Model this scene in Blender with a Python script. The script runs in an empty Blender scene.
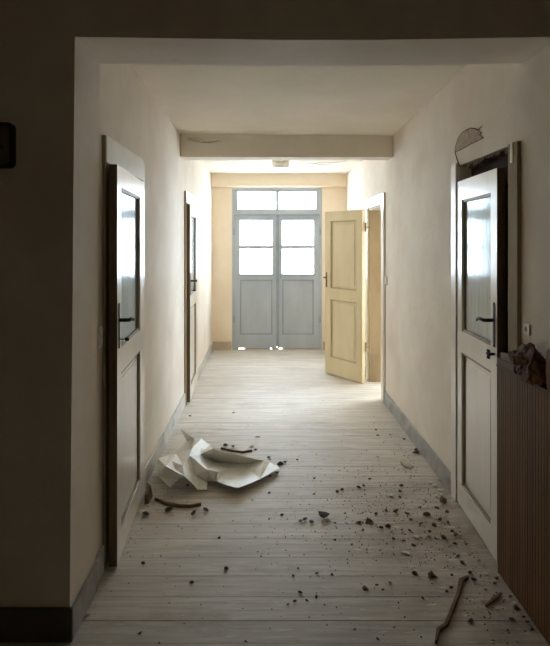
import bpy, bmesh, math, random
from mathutils import Vector, Matrix, noise
from mathutils.geometry import delaunay_2d_cdt

scene = bpy.context.scene
C = scene.collection
random.seed(7)

# ------------------------------------------------------------------ camera
FPX, VX, VY, EYE = 585.0, 266.0, 242.0, 1.6
cam_data = bpy.data.cameras.new('camera')
cam = bpy.data.objects.new('camera', cam_data); C.objects.link(cam)
cam.location = (0, 0, EYE)
cam.rotation_euler = (math.radians(90), 0, 0)
cam_data.sensor_width = 36
cam_data.sensor_fit = 'AUTO'
cam_data.lens = 36 * FPX / 646
cam_data.shift_x = (275 - VX) / 646
cam_data.shift_y = -(323 - VY) / 646
cam_data.clip_start = 0.05
scene.camera = cam

# ------------------------------------------------------------------ world (white overcast sky) and exposure
world = bpy.data.worlds.new('overcast_sky'); scene.world = world
world.use_nodes = True
bg = world.node_tree.nodes['Background']
bg.inputs['Color'].default_value = (0.79, 0.905, 1.0, 1)
bg.inputs['Strength'].default_value = 9.0
scene.view_settings.view_transform = 'Standard'
scene.view_settings.look = 'None'
scene.view_settings.gamma = 1.0
scene.view_settings.use_curve_mapping = False
scene.view_settings.exposure = 1.93
scene.cycles.max_bounces = 16
scene.cycles.diffuse_bounces = 10
scene.cycles.glossy_bounces = 4
scene.cycles.transparent_max_bounces = 12

def portal(name, loc, rot, sx, sy):
    d = bpy.data.lights.new(name, 'AREA'); d.shape = 'RECTANGLE'; d.size = sx; d.size_y = sy
    d.cycles.is_portal = True
    o = bpy.data.objects.new(name, d); C.objects.link(o); o.location = loc; o.rotation_euler = rot
portal('sky_portal_double_door', (0.163, 8.80, 1.75), (math.radians(-90), 0, 0), 1.2, 1.3)
portal('sky_portal_side_room', (3.73, 7.6, 1.5), (0, math.radians(90), 0), 1.7, 2.2)

# ------------------------------------------------------------------ main dimensions (metres; y runs along the corridor)
XL, XR = -0.80, 1.185
YF = 8.67            # end wall
YH0, YH1 = 2.35, 2.70  # header wall, front and back
ZC = 2.60

# ------------------------------------------------------------------ materials
def new_mat(name):
    m = bpy.data.materials.new(name); m.use_nodes = True
    nt = m.node_tree; b = nt.nodes['Principled BSDF']
    return m, nt, b

def srgb(r, g, b):
    f = lambda c: (c / 255 / 12.92) if c / 255 <= 0.04045 else ((c / 255 + 0.055) / 1.055) ** 2.4
    return (f(r), f(g), f(b), 1)

def mottled(name, c1, c2, scale=6, rough=0.6, bump=0.1, bump_scale=40, stretch=(1, 1, 1), lo=0.35, hi=0.65, spec=0.5, c3=None, c3_scale=2.0, coat=0.0, bump_dist=0.01, per_object=0.0):
    m, nt, b = new_mat(name)
    N, L = nt.nodes.new, nt.links.new
    geo = N('ShaderNodeNewGeometry')
    mp = N('ShaderNodeMapping'); mp.inputs['Scale'].default_value = stretch
    L(geo.outputs['Position'], mp.inputs['Vector'])
    n1 = N('ShaderNodeTexNoise'); n1.inputs['Scale'].default_value = scale; n1.inputs['Detail'].default_value = 6
    n1.inputs['Roughness'].default_value = 0.62
    L(mp.outputs['Vector'], n1.inputs['Vector'])
    rp = N('ShaderNodeValToRGB')
    rp.color_ramp.elements[0].position = lo; rp.color_ramp.elements[0].color = c1
    rp.color_ramp.elements[1].position = hi; rp.color_ramp.elements[1].color = c2
    L(n1.outputs['Fac'], rp.inputs['Fac'])
    col = rp.outputs['Color']
    if c3:
        n3 = N('ShaderNodeTexNoise'); n3.inputs['Scale'].default_value = c3_scale; n3.inputs['Detail'].default_value = 5
        L(geo.outputs['Position'], n3.inputs['Vector'])
        r3 = N('ShaderNodeValToRGB'); r3.color_ramp.elements[0].position = 0.52; r3.color_ramp.elements[1].position = 0.72
        L(n3.outputs['Fac'], r3.inputs['Fac'])
        mx = N('ShaderNodeMixRGB'); L(r3.outputs['Color'], mx.inputs['Fac']); L(col, mx.inputs['Color1']); mx.inputs['Color2'].default_value = c3
        col = mx.outputs['Color']
    if per_object:
        oi = N('ShaderNodeObjectInfo')
        mr = N('ShaderNodeMapRange'); mr.inputs['To Min'].default_value = 1 - per_object; mr.inputs['To Max'].default_value = 1 + per_object
        L(oi.outputs['Random'], mr.inputs['Value'])
        hs = N('ShaderNodeHueSaturation'); L(mr.outputs['Result'], hs.inputs['Value']); L(col, hs.inputs['Color'])
        col = hs.outputs['Color']
    L(col, b.inputs['Base Color'])
    b.inputs['Roughness'].default_value = rough
    b.inputs['Specular IOR Level'].default_value = spec
    if coat:
        b.inputs['Coat Weight'].default_value = coat; b.inputs['Coat Roughness'].default_value = 0.12
    if bump:
        n2 = N('ShaderNodeTexNoise'); n2.inputs['Scale'].default_value = bump_scale; n2.inputs['Detail'].default_value = 4
        L(mp.outputs['Vector'], n2.inputs['Vector'])
        bp = N('ShaderNodeBump'); bp.inputs['Strength'].default_value = bump; bp.inputs['Distance'].default_value = bump_dist
        L(n2.outputs['Fac'], bp.inputs['Height']); L(bp.outputs['Normal'], b.inputs['Normal'])
    return m

M = {}
M['wall'] = mottled('cream_distemper', srgb(231, 221, 208), srgb(239, 231, 219), 3.0, 0.75, 0.25, 18, c3=srgb(224, 210, 196), c3_scale=1.3, spec=0.3)
M['wall_far'] = mottled('peach_distemper', srgb(238, 221, 198), srgb(243, 229, 208), 3.0, 0.75, 0.2, 18, spec=0.3)
M['ceiling'] = mottled('ceiling_limewash', srgb(231, 223, 208), srgb(239, 232, 219), 2.5, 0.85, 0.25, 14, spec=0.2)
M['beam'] = mottled('beam_limewash', srgb(214, 205, 188), srgb(226, 218, 203), 4, 0.85, 0.3, 18, spec=0.2)
M['hall'] = mottled('hall_plaster', srgb(222, 210, 188), srgb(230, 219, 199), 2.5, 0.85, 0.2, 14, spec=0.2)
M['hall_dark'] = mottled('hall_dark_paint', srgb(70, 60, 48), srgb(84, 73, 60), 2.5, 0.85, 0.1, 14, spec=0.2)
M['base_grey'] = mottled('grey_baseboard_paint', srgb(150, 150, 146), srgb(176, 176, 172), 8, 0.45, 0.1, 40, c3=srgb(120, 110, 98), c3_scale=5)
M['base_brown'] = mottled('brown_baseboard_paint', srgb(190, 174, 152), srgb(204, 188, 166), 8, 0.6, 0.1, 40)
M['base_dark'] = mottled('dark_baseboard_paint', srgb(84, 77, 66), srgb(98, 90, 78), 8, 0.6, 0.1, 40)
M['door_white'] = mottled('glossy_white_door_paint', srgb(226, 220, 208), srgb(238, 233, 222), 5, 0.28, 0.04, 30, stretch=(1, 1, 0.3), coat=0.25)
M['door_yellow'] = mottled('pale_yellow_door_paint', srgb(226, 210, 172), srgb(235, 222, 187), 5, 0.4, 0.06, 30, stretch=(1, 1, 0.3))
M['moulding_dark'] = mottled('brown_grey_moulding', srgb(136, 122, 102), srgb(158, 144, 124), 12, 0.5, 0.05, 40)  # brown-grey, darker than the white door paint around it
M['moulding_ochre'] = mottled('ochre_moulding', srgb(188, 170, 132), srgb(202, 185, 148), 12, 0.5, 0.05, 40)
M['casing_white'] = mottled('matt_white_casing_paint', srgb(238, 234, 226), srgb(246, 243, 236), 6, 0.48, 0.06, 30, spec=0.9)
M['base_pale'] = mottled('pale_grey_baseboard_paint', srgb(190, 188, 182), srgb(208, 206, 200), 8, 0.6, 0.1, 40, c3=srgb(164, 158, 148), c3_scale=5)
M['dark_timber'] = mottled('shaded_gap_timber', srgb(48, 37, 27), srgb(68, 53, 39), 14, 0.9, 0.3, 50, stretch=(1, 0.15, 1))  # bared timber, with the black of the gap put into its colour
M['jamb'] = mottled('cream_brown_jamb', srgb(158, 142, 116), srgb(174, 158, 132), 6, 0.55, 0.06, 30, stretch=(1, 1, 0.3))
M['casing_brown'] = mottled('brown_casing_paint', srgb(150, 132, 102), srgb(170, 152, 122), 8, 0.75, 0.06, 40, stretch=(1, 1, 0.2))
M['edge_wood'] = mottled('bare_dark_wood_edge', srgb(104, 82, 58), srgb(128, 104, 76), 12, 0.7, 0.1, 60, stretch=(1, 1, 0.15))
M['blue_grey'] = mottled('blue_grey_door_paint', srgb(176, 184, 192), srgb(188, 195, 202), 5, 0.5, 0.06, 30, stretch=(1, 1, 0.3))
M['blue_grey_dark'] = mottled('blue_grey_moulding', srgb(146, 157, 168), srgb(158, 168, 178), 8, 0.5, 0.05, 30)
M['iron'] = mottled('black_iron', srgb(26, 24, 22), srgb(44, 40, 36), 30, 0.6, 0.05, 80)
M['brass'] = mottled('tarnished_brass', srgb(96, 78, 46), srgb(128, 104, 62), 30, 0.35, 0.05, 80)
M['plastic'] = mottled('aged_white_plastic', srgb(240, 236, 226), srgb(246, 243, 236), 20, 0.4, 0, 40)
M['lamp_glass'] = mottled('grey_white_lamp_shade', srgb(236, 228, 218), srgb(242, 236, 226), 20, 0.35, 0, 40)
M['ribbed'] = mottled('brown_ribbed_wood', srgb(104, 70, 34), srgb(122, 86, 44), 14, 0.65, 0.12, 60, stretch=(1, 1, 0.1), per_object=0.12)
M['ribbed_back'] = mottled('dark_panel_back', srgb(88, 60, 34), srgb(102, 72, 42), 14, 0.7, 0.1, 60)
M['brown_cloth'] = mottled('dark_brown_cloth', srgb(84, 52, 30), srgb(112, 74, 44), 10, 0.85, 0.4, 60)
M['red_wood'] = mottled('reddish_wood', srgb(104, 62, 40), srgb(128, 80, 52), 10, 0.6, 0.1, 60, stretch=(1, 0.2, 1))
M['offcut'] = mottled('brown_offcut_wood', srgb(96, 66, 38), srgb(116, 84, 50), 10, 0.7, 0.1, 60, stretch=(1, 0.15, 1))
M['sheet'] = mottled('offwhite_sheet', srgb(244, 243, 236), srgb(250, 249, 245), 9, 0.45, 0.15, 50)
M['scar'] = mottled('bared_brown_plaster', srgb(168, 148, 130), srgb(196, 178, 160), 26, 0.9, 0.6, 60)
M['scar_light'] = mottled('flaking_limewash', srgb(206, 192, 172), srgb(222, 210, 192), 26, 0.9, 0.6, 60)
M['crack'] = mottled('crack_dirt', srgb(54, 42, 32), srgb(72, 58, 46), 30, 0.95, 0.2, 60)
M['dirt'] = mottled('dark_dirt', srgb(74, 63, 50), srgb(118, 102, 82), 60, 0.95, 0.3, 90, per_object=0.3)
M['plaster_chip'] = mottled('pale_plaster', srgb(220, 212, 198), srgb(238, 232, 220), 40, 0.9, 0.3, 90, per_object=0.12)
M['wood_bit'] = mottled('splintered_wood', srgb(92, 72, 52), srgb(136, 112, 84), 20, 0.85, 0.2, 90, per_object=0.2)
M['outside'] = mottled('pale_concrete', srgb(200, 198, 192), srgb(214, 212, 206), 4, 0.8, 0.1, 30)
M['curtain'] = mottled('white_net_curtain', srgb(240, 238, 230), srgb(248, 246, 240), 8, 0.9, 0.1, 60)

def plank_material():
    m, nt, b = new_mat('worn_whitewashed_boards')
    N, L = nt.nodes.new, nt.links.new
    geo = N('ShaderNodeNewGeometry'); oi = N('ShaderNodeObjectInfo')
    off = N('ShaderNodeVectorMath'); off.operation = 'MULTIPLY_ADD'
    L(oi.outputs['Random'], off.inputs[0]); off.inputs[1].default_value = (37, 11, 5); L(geo.outputs['Position'], off.inputs[2])
    def stretched(sx, sy, scale, detail=6, rough=0.6, src=off):
        mp = N('ShaderNodeMapping'); mp.inputs['Scale'].default_value = (sx, sy, 1); L(src.outputs[0] if src is off else src.outputs['Position'], mp.inputs['Vector'])
        n = N('ShaderNodeTexNoise'); n.inputs['Scale'].default_value = scale; n.inputs['Detail'].default_value = detail; n.inputs['Roughness'].default_value = rough
        L(mp.outputs['Vector'], n.inputs['Vector']); return n
    grain = stretched(0.9, 16, 2.6)
    rp = N('ShaderNodeValToRGB')
    e = rp.color_ramp.elements
    e[0].position = 0.30; e[0].color = srgb(184, 175, 164)
    e[1].position = 0.68; e[1].color = srgb(224, 218, 209)
    k = rp.color_ramp.elements.new(0.5); k.color = srgb(204, 196, 186)
    L(grain.outputs['Fac'], rp.inputs['Fac'])
    # worn pale paint patches
    patch = stretched(1.0, 5, 2.4, 8, 0.7, geo)
    r2 = N('ShaderNodeValToRGB'); r2.color_ramp.elements[0].position = 0.52; r2.color_ramp.elements[1].position = 0.68
    L(patch.outputs['Fac'], r2.inputs['Fac'])
    mx = N('ShaderNodeMixRGB'); mf = N('ShaderNodeMath'); mf.operation = 'MULTIPLY'; mf.inputs[1].default_value = 0.75
    L(r2.outputs['Color'], mf.inputs[0]); L(mf.outputs[0], mx.inputs['Fac']); L(rp.outputs['Color'], mx.inputs['Color1']); mx.inputs['Color2'].default_value = srgb(230, 227, 221)
    # dusty dirt patches
    dirt = stretched(1.0, 1.6, 1.7, 8, 0.7, geo)
    r3 = N('ShaderNodeValToRGB'); r3.color_ramp.elements[0].position = 0.55; r3.color_ramp.elements[1].position = 0.75
    L(dirt.outputs['Fac'], r3.inputs['Fac'])
    m3f = N('ShaderNodeMath'); m3f.operation = 'MULTIPLY'; m3f.inputs[1].default_value = 0.55
    L(r3.outputs['Color'], m3f.inputs[0])
    sp = N('ShaderNodeSeparateXYZ'); L(geo.outputs['Position'], sp.inputs[0])
    def ramp(sock, a, b):
        q = N('ShaderNodeMapRange'); q.interpolation_type = 'SMOOTHSTEP'; q.inputs['From Min'].default_value = a; q.inputs['From Max'].default_value = b
        L(sock, q.inputs['Value']); return q.outputs['Result']
    dm = N('ShaderNodeMath'); dm.operation = 'MULTIPLY'; L(ramp(sp.outputs['X'], 0.0, 1.0), dm.inputs[0]); L(ramp(sp.outputs['Y'], 4.6, 3.2), dm.inputs[1])
    dn = N('ShaderNodeMath'); dn.operation = 'MULTIPLY'; L(dm.outputs[0], dn.inputs[0]); L(ramp(dirt.outputs['Fac'], 0.25, 0.7), dn.inputs[1])
    da = N('ShaderNodeMath'); da.operation = 'MAXIMUM'; L(dn.outputs[0], da.inputs[0]); L(m3f.outputs[0], da.inputs[1]); m3f = da
    m3 = N('ShaderNodeMixRGB'); L(m3f.outputs[0], m3.inputs['Fac']); L(mx.outputs['Color'], m3.inputs['Color1']); m3.inputs['Color2'].default_value = srgb(144, 130, 112)
    # small crisp flakes of white paint
    fl = stretched(1.0, 6, 9, 3, 0.5, geo)
    r4 = N('ShaderNodeValToRGB'); r4.color_ramp.elements[0].position = 0.645; r4.color_ramp.elements[1].position = 0.675
    L(fl.outputs['Fac'], r4.inputs['Fac'])
    m4 = N('ShaderNodeMixRGB'); L(r4.outputs['Color'], m4.inputs['Fac']); L(m3.outputs['Color'], m4.inputs['Color1']); m4.inputs['Color2'].default_value = srgb(220, 216, 206)
    mr = N('ShaderNodeMapRange'); mr.inputs['To Min'].default_value = 0.93; mr.inputs['To Max'].default_value = 1.05
    L(oi.outputs['Random'], mr.inputs['Value'])
    hs = N('ShaderNodeHueSaturation'); L(mr.outputs['Result'], hs.inputs['Value']); L(m4.outputs['Color'], hs.inputs['Color'])
    L(hs.outputs['Color'], b.inputs['Base Color'])
    b.inputs['Roughness'].default_value = 0.55
    b.inputs['Specular IOR Level'].default_value = 0.4
    bp = N('ShaderNodeBump'); bp.inputs['Strength'].default_value = 0.35; bp.inputs['Distance'].default_value = 0.004
    L(grain.outputs['Fac'], bp.inputs['Height']); L(bp.outputs['Normal'], b.inputs['Normal'])
    return m
M['plank'] = plank_material()

def glass_material(name, tint=(0.96, 0.98, 1.0, 1), rough=0.0, wavy=0.0, sheen=(1, 1, 1, 1), ior=1.5):
    m, nt, b = new_mat(name)
    N, L = nt.nodes.new, nt.links.new
    nt.nodes.remove(b)
    tr = N('ShaderNodeBsdfTransparent'); tr.inputs['Color'].default_value = tint
    gl = N('ShaderNodeBsdfGlossy'); gl.inputs['Roughness'].default_value = rough; gl.inputs['Color'].default_value = sheen
    fr = N('ShaderNodeFresnel')
    gb = N('ShaderNodeNewGeometry'); io = N('ShaderNodeMapRange'); io.inputs['To Min'].default_value = ior; io.inputs['To Max'].default_value = 1 / ior
    L(gb.outputs['Backfacing'], io.inputs['Value']); L(io.outputs['Result'], fr.inputs['IOR'])   # a thin pane reflects alike from both sides
    mx = N('ShaderNodeMixShader')
    L(fr.outputs[0], mx.inputs[0]); L(tr.outputs[0], mx.inputs[1]); L(gl.outputs[0], mx.inputs[2])
    if wavy:
        n = N('ShaderNodeTexNoise'); n.inputs['Scale'].default_value = 9
        geo = N('ShaderNodeNewGeometry'); L(geo.outputs['Position'], n.inputs['Vector'])
        bp = N('ShaderNodeBump'); bp.inputs['Strength'].default_value = wavy; bp.inputs['Distance'].default_value = 0.01
        L(n.outputs['Fac'], bp.inputs['Height']); L(bp.outputs['Normal'], gl.inputs['Normal'])
    L(mx.outputs[0], nt.nodes['Material Output'].inputs['Surface'])
    return m
M['glass'] = glass_material('clear_pane', (0.80, 0.815, 0.83, 1))
M['door_glass'] = glass_material('old_door_pane', (0.97, 0.98, 0.98, 1), 0.12, 0.08, (0.75, 0.84, 0.9, 1), 1.2)

# ------------------------------------------------------------------ mesh helpers
class MB:
    """collects faces, builds ONE mesh object"""
    def __init__(s): s.v = []; s.f = []
    def add(s, vs, fs):
        o = len(s.v); s.v += [tuple(v) for v in vs]; s.f += [tuple(i + o for i in f) for f in fs]; return s
    def box(s, x0, x1, y0, y1, z0, z1):
        x0, x1 = min(x0, x1), max(x0, x1); y0, y1 = min(y0, y1), max(y0, y1)
        return s.add([(x0, y0, z0), (x1, y0, z0), (x1, y1, z0), (x0, y1, z0), (x0, y0, z1), (x1, y0, z1), (x1, y1, z1), (x0, y1, z1)],
                     [(0, 3, 2, 1), (4, 5, 6, 7), (0, 1, 5, 4), (1, 2, 6, 5), (2, 3, 7, 6), (3, 0, 4, 7)])
    def prism(s, poly, axis, a0, a1):
        """poly of 2D points extruded along axis 'x','y','z'"""
        def P(p, a):
            return {'x': (a, p[0], p[1]), 'y': (p[0], a, p[1]), 'z': (p[0], p[1], a)}[axis]
        n = len(poly)
        s.add([P(p, a0) for p in poly] + [P(p, a1) for p in poly],
              [tuple(range(n))[::-1], tuple(range(n, 2 * n))] + [(i, (i + 1) % n, n + (i + 1) % n, n + i) for i in range(n)])
        return s
    def tube(s, pts, r, seg=8):
        pts = [Vector(p) for p in pts]; rs = r if isinstance(r, (list, tuple)) else [r] * len(pts)
        vs, fs = [], []
        for i, p in enumerate(pts):
            d = (pts[min(i + 1, len(pts) - 1)] - pts[max(i - 1, 0)]).normalized()
            u = d.orthogonal().normalized() if i == 0 else (u - d * u.dot(d)).normalized()
            w = d.cross(u)
            for k in range(seg):
                a = 2 * math.pi * k / seg
                vs.append(p + (u * math.cos(a) + w * math.sin(a)) * rs[i])
        for i in range(len(pts) - 1):
            for k in range(seg):
                fs.append((i * seg + k, i * seg + (k + 1) % seg, (i + 1) * seg + (k + 1) % seg, (i + 1) * seg + k))
        fs.append(tuple(range(seg))[::-1]); n = (len(pts) - 1) * seg; fs.append(tuple(range(n, n + seg)))
        return s.add(vs, fs)
    def lathe(s, prof, seg=24, centre=(0, 0, 0)):
        vs, fs = [], []
        for r, z in prof:
            for k in range(seg):
                a = 2 * math.pi * k / seg
                vs.append((centre[0] + r * math.cos(a), centre[1] + r * math.sin(a), centre[2] + z))
        for i in range(len(prof) - 1):
            for k in range(seg):
                fs.append((i * seg + k, i * seg + (k + 1) % seg, (i + 1) * seg + (k + 1) % seg, (i + 1) * seg + k))
        fs.append(tuple(range(seg))[::-1]); n = (len(prof) - 1) * seg; fs.append(tuple(range(n, n + seg)))
        return s.add(vs, fs)
    def mesh(s, name, mat):
        me = bpy.data.meshes.new(name); me.from_pydata(s.v, [], s.f); me.update()
        bm = bmesh.new(); bm.from_mesh(me); bmesh.ops.recalc_face_normals(bm, faces=bm.faces); bm.to_mesh(me); bm.free()
        me.materials.append(M[mat]); return me
    def build(s, name, mat, parent=None, bevel=0.0, smooth=False):
        me = s.mesh(name, mat)
        if smooth:
            for p in me.polygons: p.use_smooth = True
        o = bpy.data.objects.new(name, me); C.objects.link(o)
        if parent: o.parent = parent
        if bevel:
            md = o.modifiers.new('edge', 'BEVEL'); md.width = bevel; md.segments = 2; md.limit_method = 'ANGLE'
        return o

def tag(o, label=None, cat=None, group=None, kind=None):
    if label: o['label'] = label
    if cat: o['category'] = cat
    if group: o['group'] = group
    if kind: o['kind'] = kind
    return o
def struct(o, label, cat): return tag(o, label, cat, None, 'structure')
def empty(name, loc, rz=0.0):
    o = bpy.data.objects.new(name, None); C.objects.link(o); o.location = loc; o.rotation_euler = (0, 0, rz); o.empty_display_size = 0.1
    return o
def floor_pt(px, py, z=0.0):
    """point at height z seen along a line of sight; used to read positions off the photograph"""
    y = (EYE - z) * FPX / (py - VY)
    return Vector(((px - VX) * y / FPX, y, z))

# ------------------------------------------------------------------ floor of cross-laid boards
fl = empty('floor', (0.19, 5.0, 0))
struct(fl, 'floor of worn whitewashed boards laid across the corridor', 'floor')
MB().box(-3.2, 4.0, -2.6, 8.9, -0.12, -0.035).build('subfloor', 'edge_wood').parent = fl
bpy.context.view_layer.update()
fl.children[0].location = (-0.19, -5.0, 0)
def plank_mesh(w, x0, x1):
    mb = MB(); h = w / 2 - 0.0006; b = 0.0009
    prof = [(-h, -0.035), (h, -0.035), (h, -b), (h - b, 0), (-h + b, 0), (-h, -b)]
    mb.prism(prof, 'x', x0, x1)
    return mb.mesh('plank', 'plank')
WIDTHS = (0.142, 0.165, 0.188)
pm_corr = [plank_mesh(w, XL - 0.2, XR + 0.2) for w in WIDTHS]; pm_hall = [plank_mesh(w, -3.2, 4.0) for w in WIDTHS]
yy = YF + 0.10
while yy > -2.5:
    k = random.randrange(3); w = WIDTHS[k]
    o = bpy.data.objects.new('plank', (pm_hall if yy < YH0 else pm_corr)[k]); C.objects.link(o)
    o.parent = fl; o.location = (-0.19, yy - w / 2 - 5.0, random.uniform(-0.0012, 0.0))
    o.rotation_euler = (0, 0, random.uniform(-0.0006, 0.0006) if yy > YH0 else 0)
    yy -= w

# ------------------------------------------------------------------ walls
T = 0.2
D1 = (2.94, 3.70, 1.99); D2 = (5.80, 6.60, 1.99); D4 = (2.83, 3.60, 2.07); D3 = (5.93, 6.72, 2.0)
def long_wall(x0, x1, doors, top=2.78, y0=YH1, y1=YF):
    mb = MB(); y = y0
    for a, b, z in doors:
        mb.box(x0, x1, y, a, -0.03, top); mb.box(x0, x1, a, b, z, top); y = b
    mb.box(x0, x1, y, y1, -0.03, top)
    return mb
wl = long_wall(XL - T, XL, [D1, D2]).build('wall_left', 'wall')
struct(wl, 'cream plastered corridor wall with two white doors close together in line', 'wall')
wr = long_wall(XR, XR + T, [D4, D3]).build('wall_right', 'wall')
struct(wr, 'cream plastered corridor wall with a broken door head and an open yellow door', 'wall')
# end wall round the double door
FX0, FX1, FZ = -0.505, 0.832, 2.40
wf = MB().box(-3.2, FX0, YF, YF + 0.3, -0.03, 2.78).box(FX1, 4.0, YF, YF + 0.3, -0.03, 2.78).box(FX0, FX1, YF, YF + 0.3, FZ, 2.78).build('wall_far', 'wall_far')
struct(wf, 'peach-cream end wall around the blue-grey double door', 'wall')
# header wall with the wide opening towards the hall: slightly sagging lower edge and leaning jamb
mb = MB()
xs = [-3.2, -0.77, -0.35, 0.05, 0.45, 0.85, XR, 4.0]
zlow = {-0.77: 2.424, -0.35: 2.418, 0.05: 2.412, 0.45: 2.412, 0.85: 2.418, XR: 2.425}
mb.prism([(-3.2, -0.03), (-0.79, -0.03), (-0.768, 2.424), (-0.768, 2.85), (-3.2, 2.85)], 'y', YH0, YH1)
mb.prism([(XR, -0.03), (4.0, -0.03), (4.0, 2.85), (XR, 2.85)], 'y', YH0, YH1)
kx = [-0.768, -0.35, 0.05, 0.45, 0.85, XR]; kz = [2.424, 2.418, 2.412, 2.412, 2.418, 2.425]
mb.prism(list(zip(kx, kz)) + [(XR, 2.85), (-0.768, 2.85)], 'y', YH0, YH1)
wh = mb.build('wall_front', 'wall')
struct(wh, 'dark hall-side wall whose wide opening frames the corridor', 'wall')
# hall around the camera and the unlit rooms behind the doors
hb = MB().box(-3.4, -3.2, -2.8, YH0, -0.03, 3.0).box(4.0, 4.2, -2.8, YH0, -0.03, 3.0).box(-3.4, 4.2, -2.8, -2.6, -0.03, 3.0).build('wall_hall', 'hall')
struct(hb, 'plain plaster walls of the dim hall', 'wall')
hc = MB().box(-3.4, 4.2, -2.8, YH0, 2.85, 3.0).build('ceiling_hall', 'hall')
struct(hc, 'plain ceiling of the dim hall', 'ceiling')
rm = MB().box(-3.4, -3.2, YH0, 8.97, -0.03, 2.78).box(4.0, 4.2, YH0, 5.0, -0.03, 2.78).box(XR + T, 4.2, 4.9, 5.0, -0.03, 2.78).box(-3.2, XL - T, 4.7, 4.8, -0.03, 2.78).build('wall_side_rooms', 'wall')
struct(rm, 'partition walls of the rooms beside the corridor', 'wall')
# bright room behind the yellow door, with a tall window
rw = MB().box(3.5, 3.7, 5.0, 6.75, -0.03, 2.78).box(3.5, 3.7, 8.45, YF, -0.03, 2.78).box(3.5, 3.7, 6.75, 8.45, -0.03, 0.4).box(3.5, 3.7, 6.75, 8.45, 2.6, 2.78).build('wall_side_window', 'wall')
struct(rw, 'window wall of the side room behind the yellow door', 'wall')
w1 = empty('window_1', (3.6, 7.6, 0.4)); struct(w1, 'tall window lighting the side room', 'window')
MB().box(-0.03, 0.03, -0.85, -0.79, 0, 2.2).box(-0.03, 0.03, 0.79, 0.85, 0, 2.2).box(-0.03, 0.03, -0.79, 0.79, 0, 0.06).box(-0.03, 0.03, -0.79, 0.79, 2.14, 2.2).box(-0.03, 0.03, -0.03, 0.03, 0.06, 2.14).build('window_frame', 'plastic', w1)
for s in (-1, 1): MB().box(-0.003, 0.003, min(s * 0.03, s * 0.79), max(s * 0.03, s * 0.79), 0.06, 2.14).build('pane', 'glass', w1)
rf = MB().box(XR + T, 4.0, 2.7, 8.9, -0.035, 0.0).build('floor_side_room', 'outside')
struct(rf, 'plain floor of the side rooms', 'floor')

# ceilings and beams
BY0, BY1 = 5.45, 5.66
cl = MB().add([(XL - T, YH1, 2.675), (XR + T, YH1, 2.665), (XR + T, BY1, 2.585), (XL - T, BY1, 2.605), (XL - T, YH1, 2.8), (XR + T, YH1, 2.8), (XR + T, BY1, 2.8), (XL - T, BY1, 2.8)],
              [(0, 1, 2, 3), (4, 5, 6, 7), (0, 1, 5, 4), (1, 2, 6, 5), (2, 3, 7, 6), (3, 0, 4, 7)]).build('ceiling', 'ceiling')
struct(cl, 'limewashed ceiling between the opening and the cross beam', 'ceiling')
cf = MB().box(XL - T, XR + T, BY1, YF, 2.60, 2.8).build('ceiling_far', 'ceiling')
struct(cf, 'limewashed ceiling between the cross beam and the end wall', 'ceiling')
cs = MB().box(-3.4, XL - T, YH1, 8.97, 2.75, 2.9).box(XR + T, 4.2, YH1, 8.97, 2.75, 2.9).build('ceiling_side_rooms', 'ceiling')
struct(cs, 'plain ceilings of the side rooms', 'ceiling')
bm_ = MB().box(XL, XR, BY0, BY1, 2.39, 2.62).build('trim_1', 'ceiling', bevel=0.008)
struct(bm_, 'plain plastered cross beam under the corridor ceiling with peeling paint', 'beam')
lb = MB().box(XL, XR, YF - 0.10, YF, 2.415, 2.61).build('trim_2', 'wall_far', bevel=0.006)
struct(lb, 'cream plaster band above the double door', 'beam')

def flat_patch(name, mat, parent, poly, axis, a0, a1):
    return MB().prism(poly, axis, a0, a1).build(name, mat, parent)
def blob(cx, cz, rx, rz, n=22, rough=0.3, seed=0):
    r = random.Random(seed); out = []
    ph = [r.uniform(0, 6.28) for _ in range(4)]
    for i in range(n):
        a = 2 * math.pi * i / n
        k = 1 + rough * (0.5 * math.sin(2 * a + ph[0]) + 0.35 * math.sin(3 * a + ph[1]) + 0.3 * math.sin(5 * a + ph[2])) + r.uniform(-0.08, 0.08)
        out.append((cx + rx * k * math.cos(a), cz + rz * k * math.sin(a)))
    return out
flat_patch('peeled_paint', 'scar_light', bm_, blob(-0.66, 2.556, 0.075, 0.022, seed=3), 'y', BY0 - 0.002, BY0 + 0.01)
flat_patch('peeled_paint', 'scar_light', bm_, blob(-0.50, 2.535, 0.085, 0.010, seed=4), 'y', BY0 - 0.002, BY0 + 0.01)
MB().tube([(-0.73, BY0 - 0.001, 2.575), (-0.68, BY0 - 0.001, 2.545), (-0.60, BY0 - 0.001, 2.528), (-0.52, BY0 - 0.001, 2.524), (-0.44, BY0 - 0.001, 2.548)], 0.002, 6).build('crack', 'crack', bm_)
for k, pts in enumerate([[(0.35, 7.5), (0.47, 7.38), (0.60, 7.44), (0.72, 7.30), (0.86, 7.34), (1.0, 7.2)], [(0.62, 7.42), (0.70, 7.55), (0.85, 7.58)]]):
    MB().tube([(x, y, 2.599) for x, y in pts], 0.004, 6).build('crack', 'scar', cf)

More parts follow.
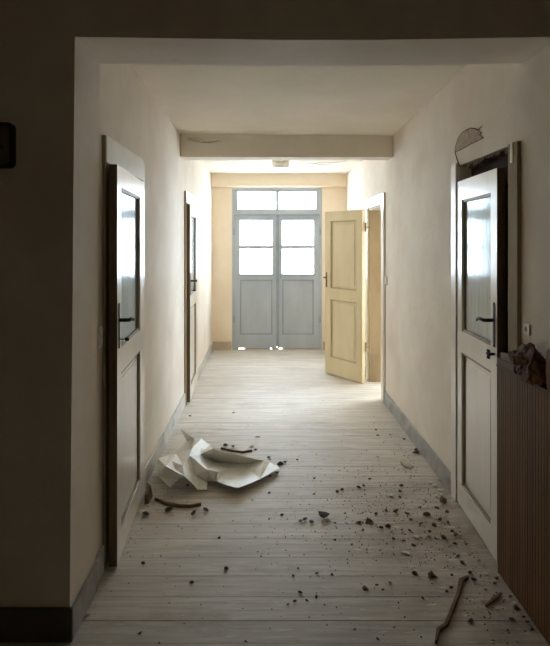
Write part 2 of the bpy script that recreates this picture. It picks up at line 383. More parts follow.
# baseboards
def bb(name, boxes, mat, label, parent=None):
    mb = MB()
    for b in boxes: mb.box(*b)
    return struct(mb.build(name, mat, bevel=0.003), label, 'baseboard')
BH, BT = 0.125, 0.014
bb('baseboard_left', [(XL, XL + BT, 2.70, D1[0] - 0.09, 0, BH), (XL, XL + BT, D1[1] + 0.08, D2[0] - 0.09, 0, BH), (XL, XL + BT, D2[1] + 0.08, YF, 0, BH)], 'base_pale', 'grey painted baseboard under the wall with the two white doors')
bb('baseboard_left_jamb', [(-0.789, -0.775, YH0, 2.70, 0, BH)], 'base_grey', 'grey baseboard on the jamb of the wide opening')
bb('baseboard_right', [(XR - BT, XR, D4[1] + 0.09, D3[0] - 0.09, 0, BH), (XR - BT, XR, D3[1] + 0.09, YF, 0, BH)], 'base_grey', 'grey painted baseboard between the broken door frame and the yellow door')
bb('baseboard_far', [(XL + BT, FX0 - 0.01, YF - BT, YF, 0, BH), (FX1 + 0.01, XR - BT, YF - BT, YF, 0, BH)], 'base_brown', 'brownish baseboard under the end wall')
bb('baseboard_front', [(-3.2, -0.775, YH0 - BT, YH0, 0, 0.135)], 'base_dark', 'dark baseboard on the hall side of the opening')

# plaster scar above the near broken frame (on the right wall) and the bared lintel
def wall_yz(a, b):
    y = XR * FPX / (a - VX); return (y, EYE + (VY - b) * y / FPX)
dome = [wall_yz(*p) for p in [(455.3, 152), (456, 146), (458.5, 138.5), (462, 133), (466.5, 129.8), (471, 128.2), (475, 128.6), (478.5, 130)]]
low = [wall_yz(*p) for p in [(482, 132.5), (480, 135), (484, 137.5), (478, 140.8), (472, 143.5), (465, 147.5), (459, 150.5)]]
flat_patch('plaster_scar', 'scar', wr, dome + low, 'x', XR - 0.003, XR + 0.01)
def wall_crack(p, r): MB().tube([(XR - 0.002, y, z) for y, z in p], r, 6).build('crack', 'crack', wr)
wall_crack([wall_yz(460, 166), wall_yz(457.5, 160)] + dome, 0.0026)
wall_crack([dome[0]] + low[::-1], 0.0022)
wall_crack([wall_yz(478.5, 131), wall_yz(480.5, 128), wall_yz(482.5, 126)], 0.002)

# ------------------------------------------------------------------ doors
def leaf_object(name, door, loc, ang, W, H, s, mats, stile, rows, thick=0.04, edge_mat=None):
    """leaf hinged at local x=0, lock edge at x=W, visible face towards s*y at y=0; rows = [(z0,z1,'glass'|'panel')]"""
    body, trimm = mats
    Y = lambda v: s * v
    zs = [0.0] + [z for r in rows for z in r[:2]] + [H]
    mb = MB()
    mb.box(0, stile, Y(-thick), 0, 0, H); mb.box(W - stile, W, Y(-thick), 0, 0, H)
    for i in range(0, len(zs), 2): mb.box(stile, W - stile, Y(-thick), 0, zs[i], zs[i + 1])
    lf = mb.build('leaf', body, door)
    lf.location = loc; lf.rotation_euler = (0, 0, ang)
    if edge_mat:
        MB().box(W, W + 0.0015, Y(-thick), Y(-0.001), 0.0, H).build('lock_edge', edge_mat, lf)
    for z0, z1, kind in rows:
        m = 0.016
        x0, x1 = stile, W - stile
        fr = MB()   # sticking: a sloped bead round the opening
        for (a0, a1, b0, b1) in ((x0, x0 + m, z0, z1), (x1 - m, x1, z0, z1), (x0 + m, x1 - m, z0, z0 + m), (x0 + m, x1 - m, z1 - m, z1)):
            fr.box(a0, a1, Y(-0.016), Y(-0.006), b0, b1)
        fr.build('moulding', trimm, lf)
        if kind == 'glass':
            MB().box(x0, x1, Y(-0.019), Y(-0.017), z0, z1).build('pane', 'door_glass', lf)
            n = 40; vs = []; fs = []
            for i in range(n + 1):
                x = x0 + (x1 - x0) * i / n; d = -0.0245 + 0.003 * math.sin(i * 1.15) + 0.0015 * math.sin(i * 0.47)
                vs += [(x, Y(d), z0), (x, Y(d), z1)]
            fs = [(2 * i, 2 * i + 2, 2 * i + 3, 2 * i + 1) for i in range(n)]
            MB().add(vs, fs).build('curtain', 'curtain', lf, smooth=True)
        else:
            MB().box(x0, x1, Y(-0.028), Y(-0.018), z0, z1).build('panel', body, lf)
            MB().box(x0 + 0.045, x1 - 0.045, Y(-0.0185), Y(-0.013), z0 + 0.045, z1 - 0.045).build('panel_field', body, lf, bevel=0.004)
    return lf

def handle(lf, W, s, zp0, zp1, zl, lever=0.115, key=None, mat='iron', inset=0.042):
    Y = lambda v: s * v
    x = W - inset
    MB().box(x - 0.013, x + 0.013, 0, Y(0.004), zp0, zp1).build('handle_plate', mat, lf, bevel=0.003)
    MB().tube([(x, 0, zl), (x, Y(0.045), zl), (x - 0.012, Y(0.052), zl), (x - lever * 0.5, Y(0.052), zl + 0.002), (x - lever * 0.85, Y(0.052), zl - 0.004), (x - lever, Y(0.05), zl - 0.018)], [0.009, 0.009, 0.0095, 0.008, 0.007, 0.005], 8).build('lever', mat, lf, smooth=True)
    if key == 'key':
        MB().tube([(x, 0, zp0 + 0.045), (x, Y(0.032), zp0 + 0.045)], 0.003, 6).box(x - 0.002, x + 0.002, Y(0.03), Y(0.05), zp0 + 0.037, zp0 + 0.053).build('key', mat, lf)
    if key == 'knob':
        k = MB().tube([(x, 0, zp0 - 0.035), (x, Y(0.03), zp0 - 0.035)], 0.007, 8)
        for a in (0, 60, 120):
            c, d = math.cos(math.radians(a)) * 0.024, math.sin(math.radians(a)) * 0.024
            k.tube([(x - c, Y(0.03), zp0 - 0.035 - d), (x + c, Y(0.03), zp0 - 0.035 + d)], 0.006, 6)
        k.build('star_knob', mat, lf)

def ang_of(a, b): return math.atan2(b[1] - a[1], b[0] - a[0])

# door 1: near white glazed door on the left wall, ajar into the corridor
def white_door(name, label, D, hinge, free, W, lint, dark_end):
    d = empty(name, (XL, D[0], 0)); struct(d, label, 'door')
    org = Vector((XL, D[0], 0))
    def part(mb, nm, mat, bevel=0.002):
        o = mb.build(nm, mat, d, bevel=bevel); o.location = -org; return o
    part(MB().box(XL, XL + 0.015, D[0] - 0.082, D[0] - 0.01, 0, lint[0]), 'casing', 'casing_brown')
    part(MB().box(XL, XL + 0.02, D[1] + 0.005, D[1] + 0.06, 0, lint[0]), 'casing', 'door_white')
    part(MB().box(XL - T, XL, D[0] - 0.01, D[0] + 0.02, 0, D[2]), 'jamb', 'casing_brown')
    part(MB().box(XL - T, XL, D[1] - 0.012, D[1] + 0.005, 0, D[2]), 'jamb', 'casing_brown')
    y0, y1, z0, z1 = D[0] - 0.088, D[1] + 0.06, lint[0], lint[1]
    poly = [(y0, z0), (y1, z0), (y1, z1 - 0.06), (y1 - 0.03, z1 - 0.018), (y1 - 0.08, z1), (y0, z1)]
    part(MB().prism(poly, 'x', XL, XL + 0.024), 'lintel_board', 'casing_white', 0.003)
    part(MB().prism([(y0 - 0.0015, z0), (y0, z0), (y0, z1), (y0 - 0.0015, z1)], 'x', XL, XL + 0.017), 'lintel_end', dark_end, 0)
    lf = leaf_object('leaf', d, Vector((hinge[0], hinge[1], 0.012)) - org, ang_of(hinge, free), W, lint[0] - 0.022, 1, ('door_white', 'moulding_dark'), 0.105,
                     [(0.13, 0.925, 'panel'), (1.05, 1.865, 'glass')], edge_mat='edge_wood')
    handle(lf, W, 1, 1.06, 1.285, 1.20, 0.13, 'key')
    return d
white_door('door_1', 'white door with glazed top and black lever, standing ajar beside the light switch', D1, (-0.776, 3.685), (-0.728, 2.86), 0.822, (1.99, 2.122), 'casing_brown')
white_door('door_2', 'white glazed door ajar beyond the cross beam, facing the open yellow door', D2, (-0.778, 6.585), (-0.752, 5.80), 0.785, (1.985, 2.10), 'casing_brown')

# door 4: white glazed door on the right wall whose lintel is torn out
d4 = empty('door_4', (XR, D4[0], 0)); struct(d4, 'white glazed door under a torn-out lintel beside the ribbed brown panel', 'door')
org = Vector((XR, D4[0], 0))
def part4(mb, nm, mat, bevel=0.002, p=d4, og=org):
    o = mb.build(nm, mat, p, bevel=bevel); o.location = -og; return o
part4(MB().box(XR - 0.02, XR, 2.715, 2.818, 0, 2.07), 'casing', 'casing_brown')
part4(MB().box(XR - 0.024, XR - 0.0195, 2.758, 2.785, 1.975, 2.07), 'paint_remnant', 'door_white')
part4(MB().box(XR - 0.02, XR, 3.595, 3.685, 0, 2.085), 'casing', 'door_white')
part4(MB().box(XR, XR + T, 2.80, 2.832, 0, 2.07), 'jamb', 'edge_wood')
part4(MB().box(XR, XR + T, 3.592, 3.62, 0, 2.07), 'jamb', 'door_white')
part4(MB().box(XR + 0.075, XR + 0.17, 2.832, 3.592, 1.90, 2.07), 'lintel_timber', 'dark_timber', 0.004)
lb_ = MB()
r = random.Random(5)
for i in range(16):
    y = 2.84 + i * 0.045; h = r.uniform(0.01, 0.035)
    lb_.prism([(y, 2.072), (y + 0.045, 2.072), (y + 0.04 + r.uniform(-.01, .004), 2.07 - h), (y + 0.012, 2.07 - h * r.uniform(.4, 1))], 'x', XR + 0.01, XR + 0.06)
part4(lb_, 'broken_plaster_edge', 'wood_bit', 0)
lf4 = leaf_object('leaf', d4, Vector((1.172, 3.585, 0.012)) - org, ang_of((1.172, 3.585), (1.145, 2.90)), 0.685, 1.955, -1, ('door_white', 'moulding_dark'), 0.09,
                  [(0.135, 0.93, 'panel'), (1.055, 1.84, 'glass')], edge_mat='edge_wood')
handle(lf4, 0.685, -1, 1.06, 1.285, 1.195, 0.12, 'knob', inset=0.036)

# door 3: pale yellow door standing open
d3 = empty('door_3', (XR, D3[0], 0)); struct(d3, 'pale yellow two-panel door standing wide open into the corridor', 'door')
og3 = Vector((XR, D3[0], 0))
P3 = lambda mb, nm, mat, bevel=0.002: part4(mb, nm, mat, bevel, d3, og3)
P3(MB().box(XR - 0.022, XR, 5.80, 5.925, 0, 2.09), 'casing', 'door_white')
P3(MB().box(XR - 0.022, XR, 6.725, 6.82, 0, 2.09), 'casing', 'door_white')
P3(MB().box(XR - 0.022, XR, 5.925, 6.725, 1.985, 2.09), 'casing', 'door_white')
P3(MB().box(XR - 0.005, XR + T + 0.01, 6.69, 6.722, 0, 1.985), 'jamb', 'jamb')
P3(MB().box(XR - 0.005, XR + T + 0.01, 5.928, 5.958, 0, 1.985), 'jamb', 'jamb')
P3(MB().box(XR - 0.005, XR + T + 0.01, 5.958, 6.69, 1.96, 1.985), 'jamb', 'jamb')
h3, f3 = (1.082, 6.575), (0.722, 7.13)
lf3 = leaf_object('leaf', d3, Vector((h3[0], h3[1], 0.012)) - og3, ang_of(h3, f3), 0.665, 1.955, 1, ('door_yellow', 'moulding_ochre'), 0.10,
                  [(0.20, 0.90, 'panel'), (1.03, 1.84, 'panel')])
handle(lf3, 0.665, 1, 1.04, 1.22, 1.16, 0.06, None, 'brass', inset=0.03)
for z in (0.35, 1.70):
    hh = MB().tube([(-0.012, -0.045, z), (-0.012, -0.045, z + 0.11)], 0.009, 8).box(-0.012, 0.002, -0.05, -0.041, z + 0.01, z + 0.1)
    # strap from the knuckle to the jamb
    hh.tube([(-0.012, -0.045, z + 0.055), (-0.06, -0.06, z + 0.055)], 0.005, 8)
    hh.build('hinge', 'casing_brown', lf3)

# double door at the end of the corridor
dd = empty('door_5', (0.163, YF, 0)); struct(dd, 'blue-grey double door with white-bright panes and a transom window', 'door')
ogd = Vector((0.163, YF, 0))
def PD(mb, nm, mat, parent=dd, bevel=0.002):
    o = mb.build(nm, mat, parent, bevel=bevel)
    if parent is dd: o.location = -ogd
    return o
Y0, Y1 = YF + 0.03, YF + 0.10
def px(p): return (p - VX) * (YF + 0.05) / FPX
def pz(p): return EYE - (p - VY) * (YF + 0.05) / FPX
xa, xb = FX0, FX1
PD(MB().box(xa, xa + 0.04, Y0 - 0.015, Y1, 0, FZ).box(xb - 0.04, xb, Y0 - 0.015, Y1, 0, FZ).box(xa + 0.04, xb - 0.04, Y0 - 0.015, Y1, FZ - 0.035, FZ), 'frame', 'blue_grey')
PD(MB().box(xa + 0.04, xb - 0.04, Y0 - 0.03, Y1, 1.995, 2.055), 'transom_bar', 'blue_grey')
PD(MB().box(xa + 0.04, xb - 0.04, Y0 - 0.04, Y0 - 0.03, 1.995, 2.012), 'transom_drip', 'blue_grey_dark')
# transom sash
tz0, tz1 = 2.055, FZ - 0.035
xm = px(277.3)
ts = PD(MB().box(xa + 0.04, xa + 0.085, Y0, Y1 - 0.02, tz0, tz1).box(xb - 0.085, xb - 0.04, Y0, Y1 - 0.02, tz0, tz1).box(xa + 0.085, xb - 0.085, Y0, Y1 - 0.02, tz0, tz0 + 0.035)
        .box(xa + 0.085, xb - 0.085, Y0, Y1 - 0.02, tz1 - 0.02, tz1).box(xm - 0.025, xm + 0.025, Y0, Y1 - 0.02, tz0 + 0.035, tz1 - 0.02), 'transom_sash', 'blue_grey')
for a, b in ((xa + 0.085, xm - 0.025), (xm + 0.025, xb - 0.085)):
    MB().box(a, b, Y0 + 0.022, Y0 + 0.026, tz0 + 0.035, tz1 - 0.02).build('pane', 'glass', ts)
# the two leaves
zb = 0.022; zt = 1.996
def french_leaf(x0, x1, p0, p1):
    gz0, gz1 = pz(273.8), pz(220.4); mz = pz(247)
    qz0, qz1 = 0.22, pz(279.5)
    mb = MB().box(x0, p0, Y0, Y1 - 0.025, zb, zt).box(p1, x1, Y0, Y1 - 0.025, zb, zt)
    for z0, z1 in ((zb, qz0), (qz1, gz0), (gz1, zt)): mb.box(p0, p1, Y0, Y1 - 0.025, z0, z1)
    lf = PD(mb, 'leaf', 'blue_grey')
    MB().box(p0, p1, Y0 + 0.008, Y0 + 0.03, mz - 0.024, mz + 0.024).build('glazing_bar', 'blue_grey', lf)
    for z0, z1 in ((gz0, mz - 0.024), (mz + 0.024, gz1)): MB().box(p0, p1, Y0 + 0.018, Y0 + 0.022, z0, z1).build('pane', 'glass', lf)
    MB().box(p0, p1, Y0 + 0.02, Y0 + 0.032, qz0, qz1).build('panel', 'blue_grey', lf)
    m = 0.018; mo = MB()
    for b in ((p0, p0 + m, qz0, qz1), (p1 - m, p1, qz0, qz1), (p0 + m, p1 - m, qz0, qz0 + m), (p0 + m, p1 - m, qz1 - m, qz1)):
        mo.box(b[0], b[1], Y0 + 0.006, Y0 + 0.02, b[2], b[3])
    mo.build('moulding', 'blue_grey_dark', lf)
    MB().box(p0 - 0.004, p1 + 0.004, Y0 - 0.012, Y0, gz0 - 0.022, gz0 - 0.004).build('sill_bead', 'blue_grey_dark', lf)
    return lf
l1 = french_leaf(xa + 0.038, px(276.9), px(240), px(272.4))
l2 = french_leaf(px(277.3), xb - 0.038, px(282.2), px(313.6))
MB().box(px(276.2) , px(279.2), Y0 - 0.016, Y0, zb + 0.03, zt).build('astragal', 'blue_grey_dark', l2)
MB().box(px(279.6), px(280.9), Y0 - 0.02, Y0, 1.06, 1.12).tube([(px(280.2), Y0 - 0.02, 1.09), (px(280.2), Y0 - 0.05, 1.09)], 0.008, 8).tube([(px(280.2), Y0 - 0.05, 1.09), (px(283.5), Y0 - 0.05, 1.085)], 0.007, 8).build('lever', 'blue_grey_dark', l2)
for x in (xa + 0.03, xb - 0.03):
    for z in (0.4, 1.7):
        PD(MB().tube([(x, Y0 - 0.02, z), (x, Y0 - 0.02, z + 0.1)], 0.009, 8), 'hinge', 'blue_grey_dark')
PD(MB().box(xa, xb, YF - 0.02, YF + 0.3, -0.03, 0.006), 'threshold', 'base_brown')
PD(MB().box(xa, px(238.5), Y0, Y1, 0.006, 0.024).box(px(244.5), px(270), Y0, Y1, 0.006, 0.024).box(px(272), px(279), Y0, Y1, 0.006, 0.024).box(px(282.5), xb, Y0, Y1, 0.006, 0.024), 'light_stop_strip', 'blue_grey_dark')  # added strip blocks sky light under the leaves; gaps left for bright spots
tr = MB().box(-0.9, 1.3, YF + 0.3, YF + 1.6, -0.15, -0.02).build('floor_balcony', 'outside')
struct(tr, 'pale balcony slab outside the double door', 'balcony')

# ------------------------------------------------------------------ fittings
lamp = empty('ceiling_lamp', (0.18, 7.12, 2.492)); tag(lamp, 'small round flush lamp on the ceiling beyond the cross beam', 'lamp')
MB().lathe([(0.02, 0.0), (0.075, 0.006), (0.098, 0.022), (0.104, 0.05), (0.104, 0.08)], 28).build('lamp_shade', 'lamp_glass', lamp, smooth=True)
MB().lathe([(0.11, 0.08), (0.11, 0.108)], 28).build('lamp_base', 'lamp_glass', lamp)

def wall_plate(name, label, cat, x, y, z, sx, w, h, sock):
    e = empty(name, (x, y, z)); tag(e, label, cat)
    th = 0.016 if sock == 'switch' else 0.006
    MB().box(0, sx * th, -w / 2, w / 2, -h / 2, h / 2).build('plate', 'plastic', e, bevel=0.004)
    if sock == 'switch':
        MB().box(sx * th, sx * (th + 0.006), -w * 0.22, w * 0.22, -h * 0.38, -h * 0.03).build('rocker', 'plastic', e, bevel=0.002)
        MB().box(sx * th, sx * (th + 0.006), -w * 0.22, w * 0.22, h * 0.03, h * 0.38).build('rocker', 'plastic', e, bevel=0.002)
    else:
        MB().tube([(sx * 0.006, 0, 0), (sx * 0.0065, 0, 0)], 0.012, 16).build('socket_well', 'casing_brown', e)
wall_plate('light_switch', 'double white light switch on the wall beside the ajar glazed door', 'light switch', XL, 2.775, 1.15, 1, 0.06, 0.105, 'switch')
wall_plate('wall_socket', 'square white wall socket above the brown heap on the ribbed panel', 'wall socket', XR, 2.655, 1.205, -1, 0.07, 0.05, 'socket')
wall_plate('light_switch', 'small white light switch beside the casing of the open yellow door', 'light switch', XR, 5.73, 1.22, -1, 0.05, 0.08, 'switch')

# black-rimmed box on the hall wall
fb = empty('fuse_box', (-1.10, YH0, 1.985)); tag(fb, 'dark rounded box with a black rim on the dim hall wall', 'fuse box')
def rrect(w, h, r, n=5):
    out = []
    for cx, cz, a0 in ((w - r, h - r, 0), (-w + r, h - r, 90), (-w + r, -h + r, 180), (w - r, -h + r, 270)):
        for i in range(n + 1):
            a = math.radians(a0 + 90 * i / n); out.append((cx + r * math.cos(a), cz + r * math.sin(a)))
    return out
MB().prism(rrect(0.096, 0.09, 0.022), 'y', -0.03, 0).build('rim', 'iron', fb)
MB().prism(rrect(0.082, 0.076, 0.014), 'y', -0.034, -0.03).build('cover', 'base_dark', fb)
MB().box(-0.05, 0.06, -0.038, -0.034, -0.012, -0.004).build('label_strip', 'iron', fb)

# ------------------------------------------------------------------ ribbed brown panel against the wall, with a heap on its ledge
rp_ = empty('ribbed_panel', (1.13, 2.5, 0)); tag(rp_, 'waist-high brown panel of narrow upright slats leaning against the door casing', 'panel')
RX0, RX1, RY0, RY1, RZ = 1.122, 1.164, 2.16, 2.84, 1.01
MB().box(RX0 + 0.012, RX1, RY0, RY1, 0, RZ - 0.012).build('back_board', 'ribbed_back', rp_).location = (-1.13, -2.5, 0)
n = 27; pw = (RY1 - RY0) / n
sm = MB().prism([(-0.012, -pw / 2 + 0.0015), (-0.012 + 0.008, -pw / 2 + 0.0015), (-0.012 + 0.008, pw / 2 - 0.0015), (-0.012, pw / 2 - 0.0015), (-0.015, pw / 2 - 0.004), (-0.015, -pw / 2 + 0.004)], 'z', 0, RZ - 0.012).mesh('slat', 'ribbed')
for i in range(n):
    o = bpy.data.objects.new('slat', sm); C.objects.link(o); o.parent = rp_
    o.location = (RX0 - 1.13 + 0.016, RY0 + (i + 0.5) * pw - 2.5, 0)
MB().box(RX0 - 0.004, RX1 + 0.002, RY0, RY1, RZ - 0.012, RZ).build('top_rail', 'ribbed_back', rp_).location = (-1.13, -2.5, 0)

oc = MB().box(1.118, 1.155, 2.635, 2.835, RZ, RZ + 0.032).build('wood_offcut', 'offcut', bevel=0.003); tag(oc, 'flat brown wooden offcut lying on top of the ribbed panel', 'board')
oc2 = MB().prism([(2.65, RZ + 0.0325), (2.80, RZ + 0.0325), (2.81, RZ + 0.06), (2.65, RZ + 0.075)], 'x', 1.122, 1.15).build('wood_offcut', 'edge_wood', bevel=0.003); tag(oc2, 'darker wedge-shaped wooden offcut lying on the flat brown offcut', 'board')

def crumple(name, mat, c, rad, amp, seed, label, cat, sub=4):
    bm = bmesh.new(); bmesh.ops.create_icosphere(bm, subdivisions=sub, radius=1)
    for v in bm.verts:
        p = v.co.copy()
        d = 1 + amp * (noise.noise(p * 1.6 + Vector((seed, 0, 0))) + 0.6 * abs(noise.noise(p * 3.7 + Vector((0, seed, 0)))) + 0.25 * noise.noise(p * 8 + Vector((0, 0, seed))))
        v.co = Vector((p.x * rad[0] * d, p.y * rad[1] * d, max(-rad[2] * 0.92, p.z * rad[2] * d)))
    me = bpy.data.meshes.new(name); bm.to_mesh(me); bm.free(); me.materials.append(M[mat])
    zmin = min(v.co.z for v in me.vertices)
    o = bpy.data.objects.new(name, me); C.objects.link(o); o.location = (c[0], c[1], c[2] - zmin)
    return tag(o, label, cat)
crumple('brown_cloth', 'brown_cloth', (1.125, 2.50, RZ - 0.001), (0.046, 0.11, 0.072), 0.5, 3.1, 'crumpled dark brown cloth heaped on the ribbed panel below the socket', 'cloth')
rb = MB().prism([(2.25, RZ), (2.335, RZ), (2.352, RZ + 0.07), (2.34, RZ + 0.16), (2.28, RZ + 0.19), (2.25, RZ + 0.17)], 'x', 1.12, 1.15).build('wood_block', 'red_wood', bevel=0.006); tag(rb, 'reddish wooden block standing on the ribbed panel beside the brown cloth', 'block')

# ------------------------------------------------------------------ crumpled sheet on the floor
pts = {
 'A': (180.5, 428.3, .26), 'B': (194, 438, .15), 'C': (187, 441, .12), 'D': (169, 455.6, .05), 'E': (158, 458.5, .06), 'F': (156.5, 464.5, .03),
 'G': (166, 466, .15), 'H': (158, 471, .05), 'I': (159.5, 477, .006), 'J': (170.4, 488, .004), 'K': (178.6, 479, .05), 'L': (183.7, 476, .115),
 'M': (197.7, 489.4, .015), 'N': (207, 489.7, .012), 'O': (207.5, 481, .02), 'P': (189.5, 456, .13), 'Q': (207, 470, .105), 'R': (213.6, 481, .02),
 'S': (217, 482, .04), 'T': (212, 448.8, .15), 'U': (175, 454, .07), 'V': (201, 439, .04), 'W': (210, 445, .03), 'X': (192, 449, .11),
 'Y': (200, 455, .10), 'a': (238, 454.5, .12), 'b': (264, 461, .045), 'c': (270, 462.5, .012), 'd': (280, 468.5, .022), 'e': (238.4, 488.5, .042),
 'f': (239, 464, .01), 'g': (229, 469, .02), 'h': (213, 461, .01), 'i': (218, 472, .07), 'j': (183, 466, .12), 'k': (195, 475, .05), 'l': (260, 479, .032),
 'm': (227, 486, .042), 'n': (252, 472, .02), 'o': (206, 463, .07), 'p': (171, 461, .13), 'q': (176, 470, .10),
}
outline = 'A B V W T a b c d l e m S R O N M L K J I H F E D C'.split()
keys = list(pts); idx = {k: i for i, k in enumerate(keys)}
edges = [(idx[outline[i]], idx[outline[(i + 1) % len(outline)]]) for i in range(len(outline))]
creases = ['PQ', 'QR', 'GL', 'Th', 'hf', 'fg', 'gS', 'UP', 'Cp', 'pG', 'qL', 'LK', 'XP', 'hi', 'iS', 'UD']
edges += [(idx[c[0]], idx[c[1]]) for c in creases]
res = delaunay_2d_cdt([Vector((pts[k][0], -pts[k][1])) for k in keys], edges, [[idx[k] for k in outline]], 1, 1e-4)
vs2, _, fs2, ov = res[0], res[1], res[2], res[3]
verts = []
for v, o_ in zip(vs2, ov):
    if o_: z = pts[keys[o_[0]]][2]
    else:
        ws = [(1 / (1e-3 + (Vector((q[0], -q[1])) - v).length ** 2), q[2]) for q in pts.values()]; z = sum(a * b for a, b in ws) / sum(a for a, _ in ws)
    verts.append(floor_pt(v.x, -v.y, z + 0.004))
me = bpy.data.meshes.new('crumpled_sheet'); me.from_pydata(verts, [], [tuple(f) for f in fs2]); me.update()
bm = bmesh.new(); bm.from_mesh(me)
bmesh.ops.subdivide_edges(bm, edges=bm.edges, cuts=2, use_grid_fill=True)
for v in bm.verts:
    k = noise.noise(v.co * 14) * 0.006 + noise.noise(v.co * 34) * 0.003
    v.co.z = max(0.004, v.co.z + k)
bmesh.ops.recalc_face_normals(bm, faces=bm.faces)
bm.to_mesh(me); bm.free(); me.materials.append(M['sheet'])
so = bpy.data.objects.new('crumpled_sheet', me); C.objects.link(so)
md = so.modifiers.new('thickness', 'SOLIDIFY'); md.thickness = 0.003; md.offset = 1
tag(so, 'stiff crumpled off-white sheet lying on the floorboards', 'sheet')

# ------------------------------------------------------------------ debris
def chunk_mesh(name, mat, seed, flat=0.6, sub=2):
    bm = bmesh.new(); bmesh.ops.create_icosphere(bm, subdivisions=sub, radius=0.5)
    r = random.Random(seed); off = Vector((r.uniform(0, 50), r.uniform(0, 50), r.uniform(0, 50)))
    for v in bm.verts:
        p = v.co.copy(); k = 1 + 0.9 * noise.noise(p * 2.2 + off) + 0.4 * noise.noise(p * 5 + off)
        v.co = Vector((p.x * k, p.y * k * 0.8, p.z * k * flat))
    zmin = min(v.co.z for v in bm.verts)
    for v in bm.verts: v.co.z = max(0, v.co.z - zmin - 0.08 * flat)
    me = bpy.data.meshes.new(name); bm.to_mesh(me); bm.free(); me.materials.append(M[mat]); return me
DARK = [chunk_mesh('dirt_crumb', 'dirt', i, 0.5, 1) for i in range(6)]
PALE = [chunk_mesh('plaster_chip', 'plaster_chip', 20 + i, 0.45, 1) for i in range(5)]
rnd = random.Random(11)
def bit(px_, py_, s, kind, name=None, label=None, cat=None, group=None):
    p = floor_pt(px_, py_)
    me = rnd.choice(DARK if kind == 'd' else PALE)
    k = s * 0.95 * p.y / FPX
    p.x = min(max(p.x, XL + BT + k * 0.6), (RX0 - 0.012 - k * 0.6) if p.y < RY1 + k else (1.12 - k * 0.5 if p.y < 3.7 else XR - BT - k * 0.6))
    o = bpy.data.objects.new(name or ('dirt_crumb' if kind == 'd' else 'plaster_chip'), me); C.objects.link(o)
    o.location = (p.x, p.y, 0.0); o.rotation_euler = (0, 0, rnd.uniform(0, 6.28)); o.scale = (k * 1.15, k * 1.15, k * rnd.uniform(0.8, 1.1))
    if label: tag(o, label, cat, group)
    else:
        where = ('by the ribbed brown panel' if p.y < 2.95 and p.x > 0.75 else 'by the foot of the ajar door with the light switch' if p.x < -0.5 and p.y < 3.9 else
                 'round the crumpled sheet' if p.x < 0.15 and 3.6 < p.y < 4.9 else 'along the grey baseboard past the broken door frame' if p.x > 0.8 and p.y > 3.5 else
                 'in front of the white door with the torn-out lintel' if p.x > 0.5 else 'beyond the crumpled sheet' if p.y > 4.9 else 'on the open middle boards')
        size = 'tiny' if s <= 3 else 'coarse' if s >= 6 else 'small'
        if kind == 'd': tag(o, size + ' dark crumb of dirt ' + where, 'debris', size + ' dirt crumbs ' + where)
        else: tag(o, size + ' pale chip of plaster ' + where, 'debris', size + ' plaster chips ' + where)
    return o
darks = [(142.7,564,5),(192,583,5),(140,634,5),(159,643,3),(226.7,569,6),(219,538,4),(293,576,3),(298,569,3),(317,574,4),(332,575,4),(300.5,593,4),
 (316.5,598,5),(295,602,4),(246,642,3),(288,605,3),(335,540,4),(261,557,3),(307,601,3),(377,585,4),(390,584,4),(383,590,3),(414,546,6),(429,538,5),(443,538,7),(436,539,4),
 (393,539,4),(363,531,4),(415,574,8),(447,592,4),(451,588,5),(423,599,4),(471,622,7),(394,628,3),(355,630,4),(378,640,4),(462,563,4),(452,575,4),(470,573,5),
 (474,581,6),(458,557,4),(467,599,3),(421,453,7),(416,451,5),(401,486,5),(400,492,4),(400,498,4),(359,488,4),(364,486,4),(370,479,4),(342,490,4),(396,512.5,7),
 (407,514,6),(427,515,8),(369,522,9),(359,523,6),(381,528.5,5),(388,526.5,7),(421,524.5,5),(434,526,6),(301,522,5),(305,520,5),(311.5,523,5),(282,515,4),(269,519,3),(206,511,6),
 (285,463,4),(277,474,5),(270,477,4),(269,458,4),(314,494,3),(337,492,5),(269,493,4),(297,460,3),(314.5,479,3),(225.4,446,5),(233,447,4),(256,450,4),
 (168.4,511,7),(193.5,515,7),(190,416,3),(233.5,413,3),(524,608.5,8),(512,619.5,6),(537,623,5),(504,579,5),(514,597.6,4),(463,564,4),(459,556,4),(455,544,4),
 (376,430,3),(378,436,3),(404,440,4),(447,512,5),(440,520,5),(452,531,5),(466,545,4),(410,531,4),(345,514,3),(335,523,3),(352,545,3),(188,486,4),(198,460,3),(540,630,5),(530,617,4),
 (411,520,4),(420,508,4),(437,508,5),(386,511,4),(376,514,4),(448,523,4),(430,532,4),(456,536,5),(404,541,4),(486,590,3),(495,584,4)]
for a in darks: bit(*a, 'd')
pales = [(85,615,7),(415,537,7),(485.6,574.7,5),(483.5,601,6),(405,553.6,7),(434.6,487,7),(440.5,492,6),(444,500,7),(391,496.5,6),(295,524.5,3),(255.5,537,3),(251.6,447,5),
 (521,605,7),(437,497,6),(448,495,5),(430,484,5),(257,437,4),(402,520,4),(478,560,4),(424,500,4),(414,490,3),(497,610,4),(252,500,3),(183,405,2.5),(440,480,4)]
for a in pales: bit(*a, 'p')
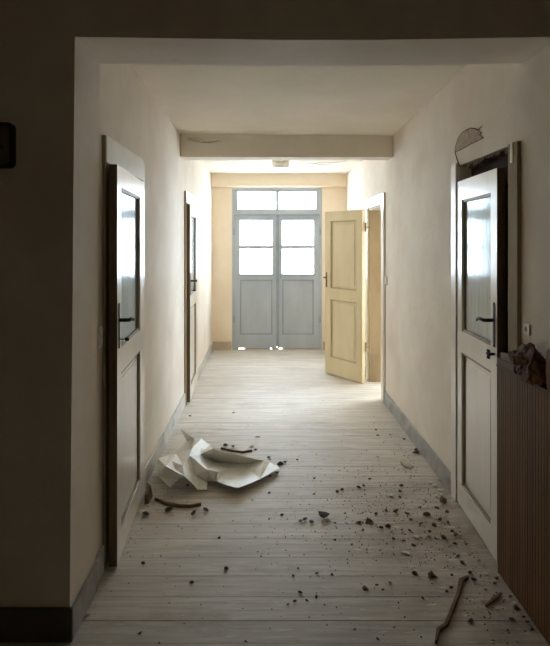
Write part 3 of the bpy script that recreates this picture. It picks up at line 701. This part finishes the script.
# bigger single pieces
bit(324, 518, 12, 'd', 'dirt_clod', 'largest dark clod lying alone in the middle of the floor', 'debris')
bit(365.4, 589, 8, 'd', 'dirt_clod', 'round dark clod on the bare boards beside the long wood splinter', 'debris')
bit(431.6, 576, 11, 'd', 'dirt_clod', 'black clod topped by a pale flake above the long wood splinter', 'debris')
bit(280, 464.5, 8, 'd', 'dirt_clod', 'dark clod touching the corner of the crumpled sheet', 'debris')
bit(450, 503, 11, 'd', 'dirt_clod', 'dark clod at the foot of the white casing among plaster chips', 'debris')
bit(145.7, 515.4, 9, 'd', 'dirt_clod', 'dark clod below the brown chunk by the ajar door', 'debris')
fk = MB().add([tuple(floor_pt(400, 461, .03)), tuple(floor_pt(408, 461.5, .025)), tuple(floor_pt(414, 466, .012)), tuple(floor_pt(409, 468, .006)), tuple(floor_pt(404, 465.5, .016)),
               tuple(floor_pt(401, 463.2, .0)), tuple(floor_pt(409, 463.5, .0)), tuple(floor_pt(413, 468, .0)), tuple(floor_pt(409, 469.5, .0)), tuple(floor_pt(405, 467.5, .0))],
              [(0, 1, 2, 3, 4), (9, 8, 7, 6, 5)] + [(i, (i + 1) % 5, 5 + (i + 1) % 5, 5 + i) for i in range(5)]).build('plaster_flake', 'plaster_chip')
tag(fk, 'long pale flake of plaster tilted up near the grey baseboard', 'debris')

def splinter(name, path, w, h, label, mat='wood_bit'):
    """flat jagged strip following a path of (px,py) floor points"""
    P = [floor_pt(*p) for p in path]; vs = []; fs = []; r = random.Random(len(path) * 7 + int(path[0][0]))
    for i, p in enumerate(P):
        d = (P[min(i + 1, len(P) - 1)] - P[max(i - 1, 0)]).normalized(); nn = Vector((-d.y, d.x, 0))
        ww = w * r.uniform(0.7, 1.2) * (0.55 if i in (0, len(P) - 1) else 1); z = h * r.uniform(0.8, 1.2)
        for q in (p + nn * ww / 2, p - nn * ww / 2, p - nn * ww / 2 * 0.8 + Vector((0, 0, z)), p + nn * ww / 2 * 0.8 + Vector((0, 0, z))): vs.append(tuple(q))
    for i in range(len(P) - 1):
        for k in range(4): fs.append((4 * i + k, 4 * i + (k + 1) % 4, 4 * i + 4 + (k + 1) % 4, 4 * i + 4 + k))
    fs += [(0, 1, 2, 3), tuple(4 * (len(P) - 1) + k for k in (3, 2, 1, 0))]
    o = MB().add(vs, fs).build(name, mat); tag(o, label, 'wood splinter'); return o
splinter('wood_splinter', [(468, 579), (461, 582), (458, 595), (453, 609), (446, 626), (438, 632), (436, 644)], 0.02, 0.014, 'long broken dark wood splinter with a bent end')
splinter('wood_splinter', [(501, 594), (495, 599), (486, 607)], 0.016, 0.01, 'short pointed wood splinter beside the ribbed panel')
splinter('wood_strip', [(155, 500), (166, 504.5), (178, 507), (190, 507.5), (201, 505.5)], 0.022, 0.014, 'bent brown wooden strip lying in front of the crumpled sheet')
splinter('wood_strip', [(221, 449), (232, 451.5), (243, 452.8), (252, 451.5)], 0.016, 0.012, 'thin dark strip lying behind the crumpled sheet')
ck = MB().add([(-0.74, 3.56, 0), (-0.715, 3.57, 0), (-0.71, 3.68, 0), (-0.75, 3.70, 0), (-0.742, 3.57, 0.06), (-0.728, 3.58, 0.05), (-0.722, 3.67, 0.075), (-0.75, 3.69, 0.085)],
              [(0, 3, 2, 1), (4, 5, 6, 7), (0, 1, 5, 4), (1, 2, 6, 5), (2, 3, 7, 6), (3, 0, 4, 7)]).build('wood_chunk', 'wood_bit', bevel=0.004)
ck.location.x = 0.0; tag(ck, 'upright brown wood chunk wedged against the foot of the ajar door', 'wood chunk')

# fine grit nobody could count
gm = MB(); r = random.Random(21)
def grit(cx, cy, sx, sy, n, smax):
    for _ in range(n):
        x, y = r.gauss(cx, sx), r.gauss(cy, sy)
        if not (XL + 0.03 < x < 1.09 and 2.25 < y < 8.3): continue
        if 0.60 < x < 0.98 and 2.25 < y < 2.84 and abs(x - (0.70 + (y - 2.33) * 0.46)) < 0.06: continue
        s = r.uniform(0.0015, smax); a = r.uniform(0, 6.28); vs = []
        for k in range(4): vs.append((x + s * math.cos(a + k * 1.57) * r.uniform(.6, 1.3), y + s * math.sin(a + k * 1.57) * r.uniform(.6, 1.3), -0.0015))
        vs.append((x, y, s * r.uniform(0.6, 1.1)))
        gm.add(vs, [(0, 1, 4), (1, 2, 4), (2, 3, 4), (3, 0, 4), (3, 2, 1, 0)])
grit(0.75, 3.4, 0.28, 0.5, 620, 0.006); grit(1.0, 2.75, 0.12, 0.3, 260, 0.006); grit(0.2, 3.2, 0.5, 0.6, 260, 0.0045)
grit(1.05, 4.0, 0.06, 0.7, 160, 0.006); grit(-0.65, 3.4, 0.12, 0.6, 110, 0.005); grit(0.2, 4.6, 0.5, 1.0, 120, 0.005)
gr = gm.build('grit', 'dirt'); tag(gr, 'fine dark grit scattered thickest along the ribbed panel wall', 'grit', kind='stuff')
